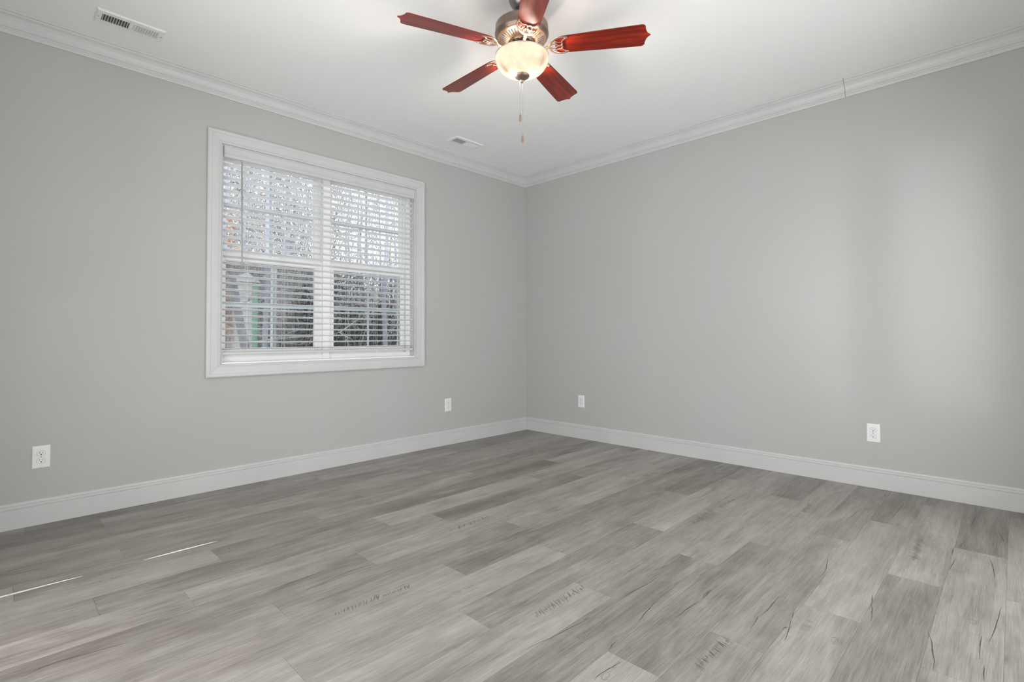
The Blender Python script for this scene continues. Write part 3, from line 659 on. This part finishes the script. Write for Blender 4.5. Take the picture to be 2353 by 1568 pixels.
# pull chains
vr = Vector((math.cos(yaw), -math.sin(yaw)))
for off, ztop_, zpt, zpb, zj in ((-.0098, 2.318, 2.131, 2.091, 2.245), (.0008, 2.300, 2.023, 1.983, 2.150)):
    bm = NB(); x, y = vr.x*off, vr.y*off
    tube(bm, [(x, y, Z(ztop_)), (x, y, Z(zpt))], .00075, 6)
    zz = ztop_
    while zz > zpt: lathe(bm, [(0,.0013), (.0013,0), (0,-.0013)], 6, (x, y, Z(zz))); zz -= .0045
    lathe(bm, [(0,.006), (.0018,.004), (.0018,-.004), (0,-.006)], 8, (x, y, Z(zj)))
    pc = link('pull_chain', bm, MCH, fan)
    bm = NB(); h_ = zpt-zpb; lathe(bm, [(0,h_), (.0022,h_*.97), (.0042,h_*.80), (.0058,h_*.55), (.0068,h_*.28), (.0062,h_*.12), (.0040,h_*.02), (0,0)], 20, (x, y, Z(zpb)))
    link('pull_knob', bm, MWP, pc, smooth=True)

# ------------------------------------------------------------------ outside
GZ = -.55
bm = NB(); box(bm, -30, 40, .4, 70, GZ-.3, GZ); tag(link('leafy_ground', bm, MGD), 'brown leaf covered ground of the wood outside the window', 'ground', kind='structure')
def tree(name, x, y, h, r, seed, m, label, group, lean=(0,0), branches=9, depth=2, bend=.12):
    rng = random.Random(seed); root = empty(name, (x, y, GZ), label, 'tree', group)
    tb = NB(); pts = [Vector((0,0,-.05))]; n = 9
    for i in range(1, n+1):
        t = i/n; pts.append(Vector((lean[0]*t*h+rng.uniform(-1,1)*bend*t, lean[1]*t*h+rng.uniform(-1,1)*bend*t, h*t)))
    tp = bez(pts, 3); N = len(tp); tube(tb, tp, [r*(1-.78*i/(N-1)) for i in range(N)], 10); link('trunk', tb, m, root, smooth=True)
    bb = NB()
    def br(p, d, L, rr, lv):
        q = [p.copy()]; steps = 4; v = d.normalized()
        for i in range(steps):
            v = (v+Vector((rng.uniform(-1,1), rng.uniform(-1,1), rng.uniform(-.5,.9)))*.28).normalized(); q.append(q[-1]+v*L/steps)
        tube(bb, q, [rr*(1-.8*i/steps) for i in range(steps+1)], 4 if lv else 5, False)
        if lv < depth:
            for i in range(5 if lv == 0 else 4):
                k = rng.randint(1, steps); dd = (v+Vector((rng.uniform(-1,1), rng.uniform(-1,1), rng.uniform(-.7,.9)))*.95).normalized()
                br(q[k], dd, L*rng.uniform(.35,.6), rr*.5, lv+1)
    for i in range(branches):
        t = rng.uniform(.22, .95); k = int(t*(N-1)); a = rng.uniform(0, 2*PI)
        br(tp[k], Vector((math.cos(a), math.sin(a), rng.uniform(.05,.8))), h*rng.uniform(.16,.30), max(.008, r*.28*(1-t*.6)), 0)
    link('branches', bb, MTW, root)
    return root
G2 = 'bare trees of the wood outside'
tree('tree', -.93, 5.2, 5.6, .085, 1, MBK, 'dark leaning bare trunk at the left edge of the window view', G2, lean=(-.17,0), branches=7)
tree('tree', -.575, 5.9, 7, .058, 2, MBP, 'pale lilac grey trunk left of the centre of the left sash', G2, branches=9)
tree('tree', -1.02, 6.9, 6, .09, 3, MBP, 'pale trunk cut by the left edge of the window view', G2, branches=8)
tree('tree', 1.33, 5.0, 7, .06, 4, MBP, 'pale lilac trunk seen through the right half of the right window', G2, branches=9)
tree('tree', .45, 7.5, 7, .07, 12, MBK, 'slim grey trunk behind the dark shrub, right part of the left window', G2, branches=10)
GB = 'distant bare trees'
rng = random.Random(11); k = 0
for i in range(30):
    y = 7.5+ (i % 6)*1.5+rng.uniform(-.5,.5); t = (i*.618) % 1.0
    x = -4.086+(1.0+1.75*t)/3.8*(y+3.8)
    tree('tree', x, y, rng.uniform(5.5,9.5), rng.uniform(.03,.07), 40+i, MBK if i % 3 else MBP, 'bare grey tree among many in the wood behind the blind', GB, branches=16, lean=(rng.uniform(-.04,.04), 0))
def thicket():
    rng = random.Random(77); bm = NB()
    for i in range(12500):
        y = rng.uniform(13.5, 17.5); t = rng.random(); t = t*1.55-.5; x = -4.086+(.75+2.2*t)/3.8*(y+3.8); z = rng.random()**.9*8.2
        if t > .55 and z > 2.6 and rng.random() < .62: continue
        a = rng.gauss(PI/2, .75); L = rng.uniform(.5, 1.7)*(1.25 if z < 3 else 1); d = Vector((math.cos(a), rng.uniform(-.3,.3), abs(math.sin(a))))*L
        p = Vector((x, y, GZ+z)); k = Vector((rng.uniform(-1,1), 0, rng.uniform(-1,1)))*.14*L; r_ = rng.uniform(.006, .020)
        tube(bm, [p, p+d*.5+k, p+d], [r_, r_*.75, r_*.3], 3, False)
    o = link('thicket', bm, MTH); tag(o, 'dense tangle of bare twigs far behind the trees outside', 'thicket', kind='stuff')
thicket()
def shrub(x, y, rx, ry, h, nl, seed, m, label, group, leaf=.05, stems=26, low=0.0):
    rng = random.Random(seed); root = empty('shrub', (x, y, GZ), label, 'shrub', group); bm = NB()
    for i in range(nl):
        a = rng.uniform(0, 2*PI); q = rng.random()**.45; z = low+(1-low)*rng.random()
        s = math.sin(PI*min(1, .18+z*.8))**.6
        p = Vector((rx*q*s*math.cos(a), ry*q*s*math.sin(a), .05+z*h*(.75+.25*math.sin(a*3+seed)))); L = leaf*rng.uniform(.5,1.3)
        u = Vector((rng.uniform(-1,1), rng.uniform(-1,1), rng.uniform(-1,1))).normalized(); w = u.orthogonal().normalized()*L*.45; u = u*L
        bm.faces.new([bm.verts.new(p+e_) for e_ in (-u*.5, w*.5, u*.5, -w*.5)])
    link('foliage', bm, m, root); bm = NB()
    for i in range(stems):
        a = rng.uniform(0, 2*PI); v = Vector((math.cos(a)*rx*.9, math.sin(a)*ry*.9, h*rng.uniform(.6,1.08)))
        tube(bm, bez([(0,0,0), v*.4+Vector((0,0,.2*h)), v], 4), [.010*(1-.085*j) for j in range(9)], 4, False)
    link('stems', bm, MTW, root); return root
G3 = 'dark evergreen shrubs outside'
for i, (x, y, rx, h, lab) in enumerate([(.06, 5.8, .52, 2.45, 'dark evergreen shrub filling the right half of the lower left sash'), (.98, 5.7, .62, 2.2, 'dark evergreen shrub behind the left part of the lower right sash'),
        (1.95, 6.1, .60, 2.3, 'dark shrub behind the right edge of the lower right sash'), (-.35, 8.2, 1.3, 2.6, 'dark shrub behind the white shed at left'), (1.9, 8.2, 1.6, 3.2, 'tall dark shrub further back, between both windows'), (4.3, 8.6, 1.6, 3.2, 'tall dark shrub furthest right in the window view')]):
    shrub(x, y, rx, rx*.8, h, 5200, 70+i, MLF, lab, G3, leaf=.085)
shrub(-1.15, 6.5, .45, .4, 4.1, 620, 90, MLO, 'russet leaved sapling at the left edge of the upper left sash', 'leafy saplings outside', leaf=.10, low=.72)
shrub(-.15, 6.2, .55, .4, 3.3, 260, 91, MLG, 'yellow green sapling near the middle of the left window', 'leafy saplings outside', leaf=.07)
# neighbour's small white shed with a mint green corner, and two slim white posts
sx, sy = -.87, 6.0
shed = empty('garden_shed', (sx, sy, GZ), 'white sided garden shed with a mint green side, seen through the left window', 'shed')
bm = NB()
for i in range(17): box(bm, -.13, .09, 0, .9, i*.15, i*.15+.146, None) 
box(bm, -.12, .08, .012, .89, 0, 2.55); link('wall', bm, MSD, shed)
bm = NB(); box(bm, .09, .19, .004, .9, 0, 2.5); link('side_panel', bm, MMT, shed)
bm = NB(); v = [bm.verts.new(p) for p in ((-.16,-.06,2.55), (.22,-.06,2.55), (0,-.06,2.72), (-.16,.96,2.55), (.22,.96,2.55), (0,.96,2.72))]
for f in ((0,1,2), (3,5,4), (0,2,5,3), (1,4,5,2), (0,3,4,1)): bm.faces.new([v[i] for i in f])
link('roof', bm, MSD, shed)
for x, y, w, h, lab in ((-.36, 6.05, .024, 2.85, 'slim white post right of the white shed, seen through the left window'), (1.62, 5.0, .013, 4.4, 'thin pale pole behind the left part of the right window')):
    p = empty('post', (x, y, GZ), lab, 'post', 'white posts outside')
    bm = NB(); box(bm, -w, w, -w, w, 0, h); link('shaft', bm, MSD, p, bevel=.004); bm = NB(); box(bm, -w*1.3, w*1.3, -w*1.3, w*1.3, h, h+.02); link('cap', bm, MSD, p)
